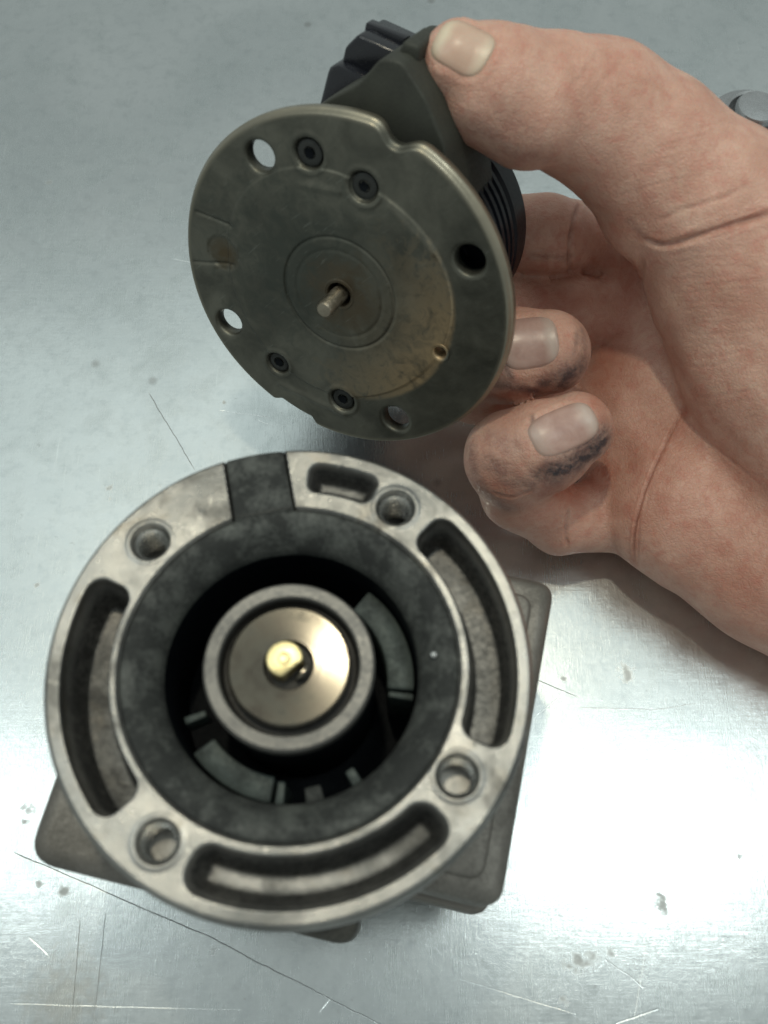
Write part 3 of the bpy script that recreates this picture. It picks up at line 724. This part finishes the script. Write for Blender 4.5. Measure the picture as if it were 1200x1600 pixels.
# nails: centre pixel, pixel toward the free edge, half length, half width (cm)
NAILS = [((724, 68), (680, 46), .55, .46, M_nail, 'short pale yellowish thumbnail'), ((826, 532), (900, 520), .64, .58, M_nail2, None), ((882, 668), (945, 640), .76, .47, M_nail2, None)]
NF = []
for c0, c1, hl, hw, mt, lb in NAILS:
    c = onhand([c0])[0]; e = onhand([(c0[0]*.6+c1[0]*.4, c0[1]*.6+c1[1]*.4)])[0]
    g = grad(c[None], .15)[0]; ex = (e-c)-((e-c)@g)*g; ex /= np.linalg.norm(ex); ey = np.cross(g, ex)
    NF.append((c, g, ex, ey, hl, hw))
    q = V-c; x = (q@ex)/hl; y = (q@ey)/hw; zz = q@g
    near_ = (np.abs(zz) < .42) & (np.abs(x) < 1.6) & (np.abs(y) < 1.6) & ((Nn@g) > .05)
    rho = (np.abs(x)**3.4+np.abs(y)**3.4)**(1/3.4)
    disp += np.where(near_, -.022*sst(1.02, .9, rho)+.014*np.exp(-((rho-1.16)/.10)**2)*(x < .55), 0)
# gentle unevenness so the skin never reads as a machined tube
disp += .018*np.sin(V[:, 0]*2.3+V[:, 2]*1.7)*np.sin(V[:, 1]*2.1+1.3)+.008*np.sin(V[:, 0]*6+V[:, 1]*5)*np.sin(V[:, 2]*6-V[:, 1]*3)
V2 = V+Nn*disp[:, None]
# relax the few vertices pinched in the clefts between fingers
E = np.concatenate([Q[:, [0, 1]], Q[:, [1, 2]], Q[:, [2, 3]], Q[:, [3, 0]]])
def neigh(A):
    o = np.zeros((len(V2),)+A.shape[1:]); np.add.at(o, E[:, 0], A[E[:, 1]]); np.add.at(o, E[:, 1], A[E[:, 0]]); return o
deg = np.bincount(E.ravel(), minlength=len(V2)).astype(float)
ln = np.linalg.norm(V2[E[:, 0]]-V2[E[:, 1]], axis=1)
bad = np.zeros(len(V2)); m = (ln > .075) | (ln < .004); bad[E[m].ravel()] = 1
dn = neigh(Nn)/deg[:, None]; bad[np.linalg.norm(dn, axis=1) < .93] = 1
for _ in range(3): bad = np.maximum(bad, (neigh(bad) > 0)*1.0)
for _ in range(40): V2 = V2+.6*bad[:, None]*(neigh(V2)/deg[:, None]-V2)
V2[:, 2] = np.maximum(V2[:, 2], .03+.02*np.sin(V2[:, 0]*3))
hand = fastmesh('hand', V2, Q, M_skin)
hand['label'] = 'bare hand with grimy fingertips gripping the black motor from the right'; hand['category'] = 'hand'
def attr(name, lst, extra=None):
    a = np.zeros(len(V))
    for pts, wd, amp in lst:
        q = onhand(dense(pts, 4)); i = near(V, q, wd*3); d = polydist(V[i], q); a[i] = np.maximum(a[i], amp*np.exp(-(d/wd)**2))
    if extra is not None: a = np.maximum(a, extra)
    at = hand.data.attributes.new(name, 'FLOAT', 'POINT'); at.data.foreach_set('value', a.astype(np.float32))
attr("dirt_shade", DIRT_SHADE, cd_*.24); attr('red_shade', RED_SHADE, cd_*.4)
for (c, g, ex, ey, hl, hw), (_, _, _, _, mt, lb) in zip(NF, NAILS):
    na, nb = 40, 14
    pts = [c.copy()]; hs = [.004]
    for k in range(na):
        a = 2*math.pi*k/na; ca, sa = math.cos(a), math.sin(a); k_ = (abs(ca)**3.4+abs(sa)**3.4)**(-1/3.4)
        for j in range(1, nb+1):
            s = j/nb; pts.append(c+ex*hl*ca*k_*s+ey*hw*sa*k_*s)
            lip = .03 if ca > .3 else .0
            hs.append(.004+lip*sst(.5, 1, s)*ca if j < nb else -.07)
    pts = np.array(pts); hs = np.array(hs)
    for _ in range(25): pts = pts-(fsdf(pts)-hs)[:, None]*g*.6*1.0
    Fq = []
    for k in range(na):
        k2 = (k+1) % na
        Fq.append((0, 1+k*nb, 1+k2*nb))
        for j in range(nb-1): Fq.append((1+k*nb+j, 1+k*nb+j+1, 1+k2*nb+j+1, 1+k2*nb+j))
    on = mesh('fingernail', pts, Fq, mt, hand, label=lb)
    al = [0.0]; rm = [0.0]
    for k in range(na):
        for j in range(1, nb+1): al.append(math.cos(2*math.pi*k/na)*j/nb*1.15); rm.append(j/nb)
    for nm, ar in (('along', al), ('rim', rm)):
        at = on.data.attributes.new(nm, 'FLOAT', 'POINT'); at.data.foreach_set('value', ar)
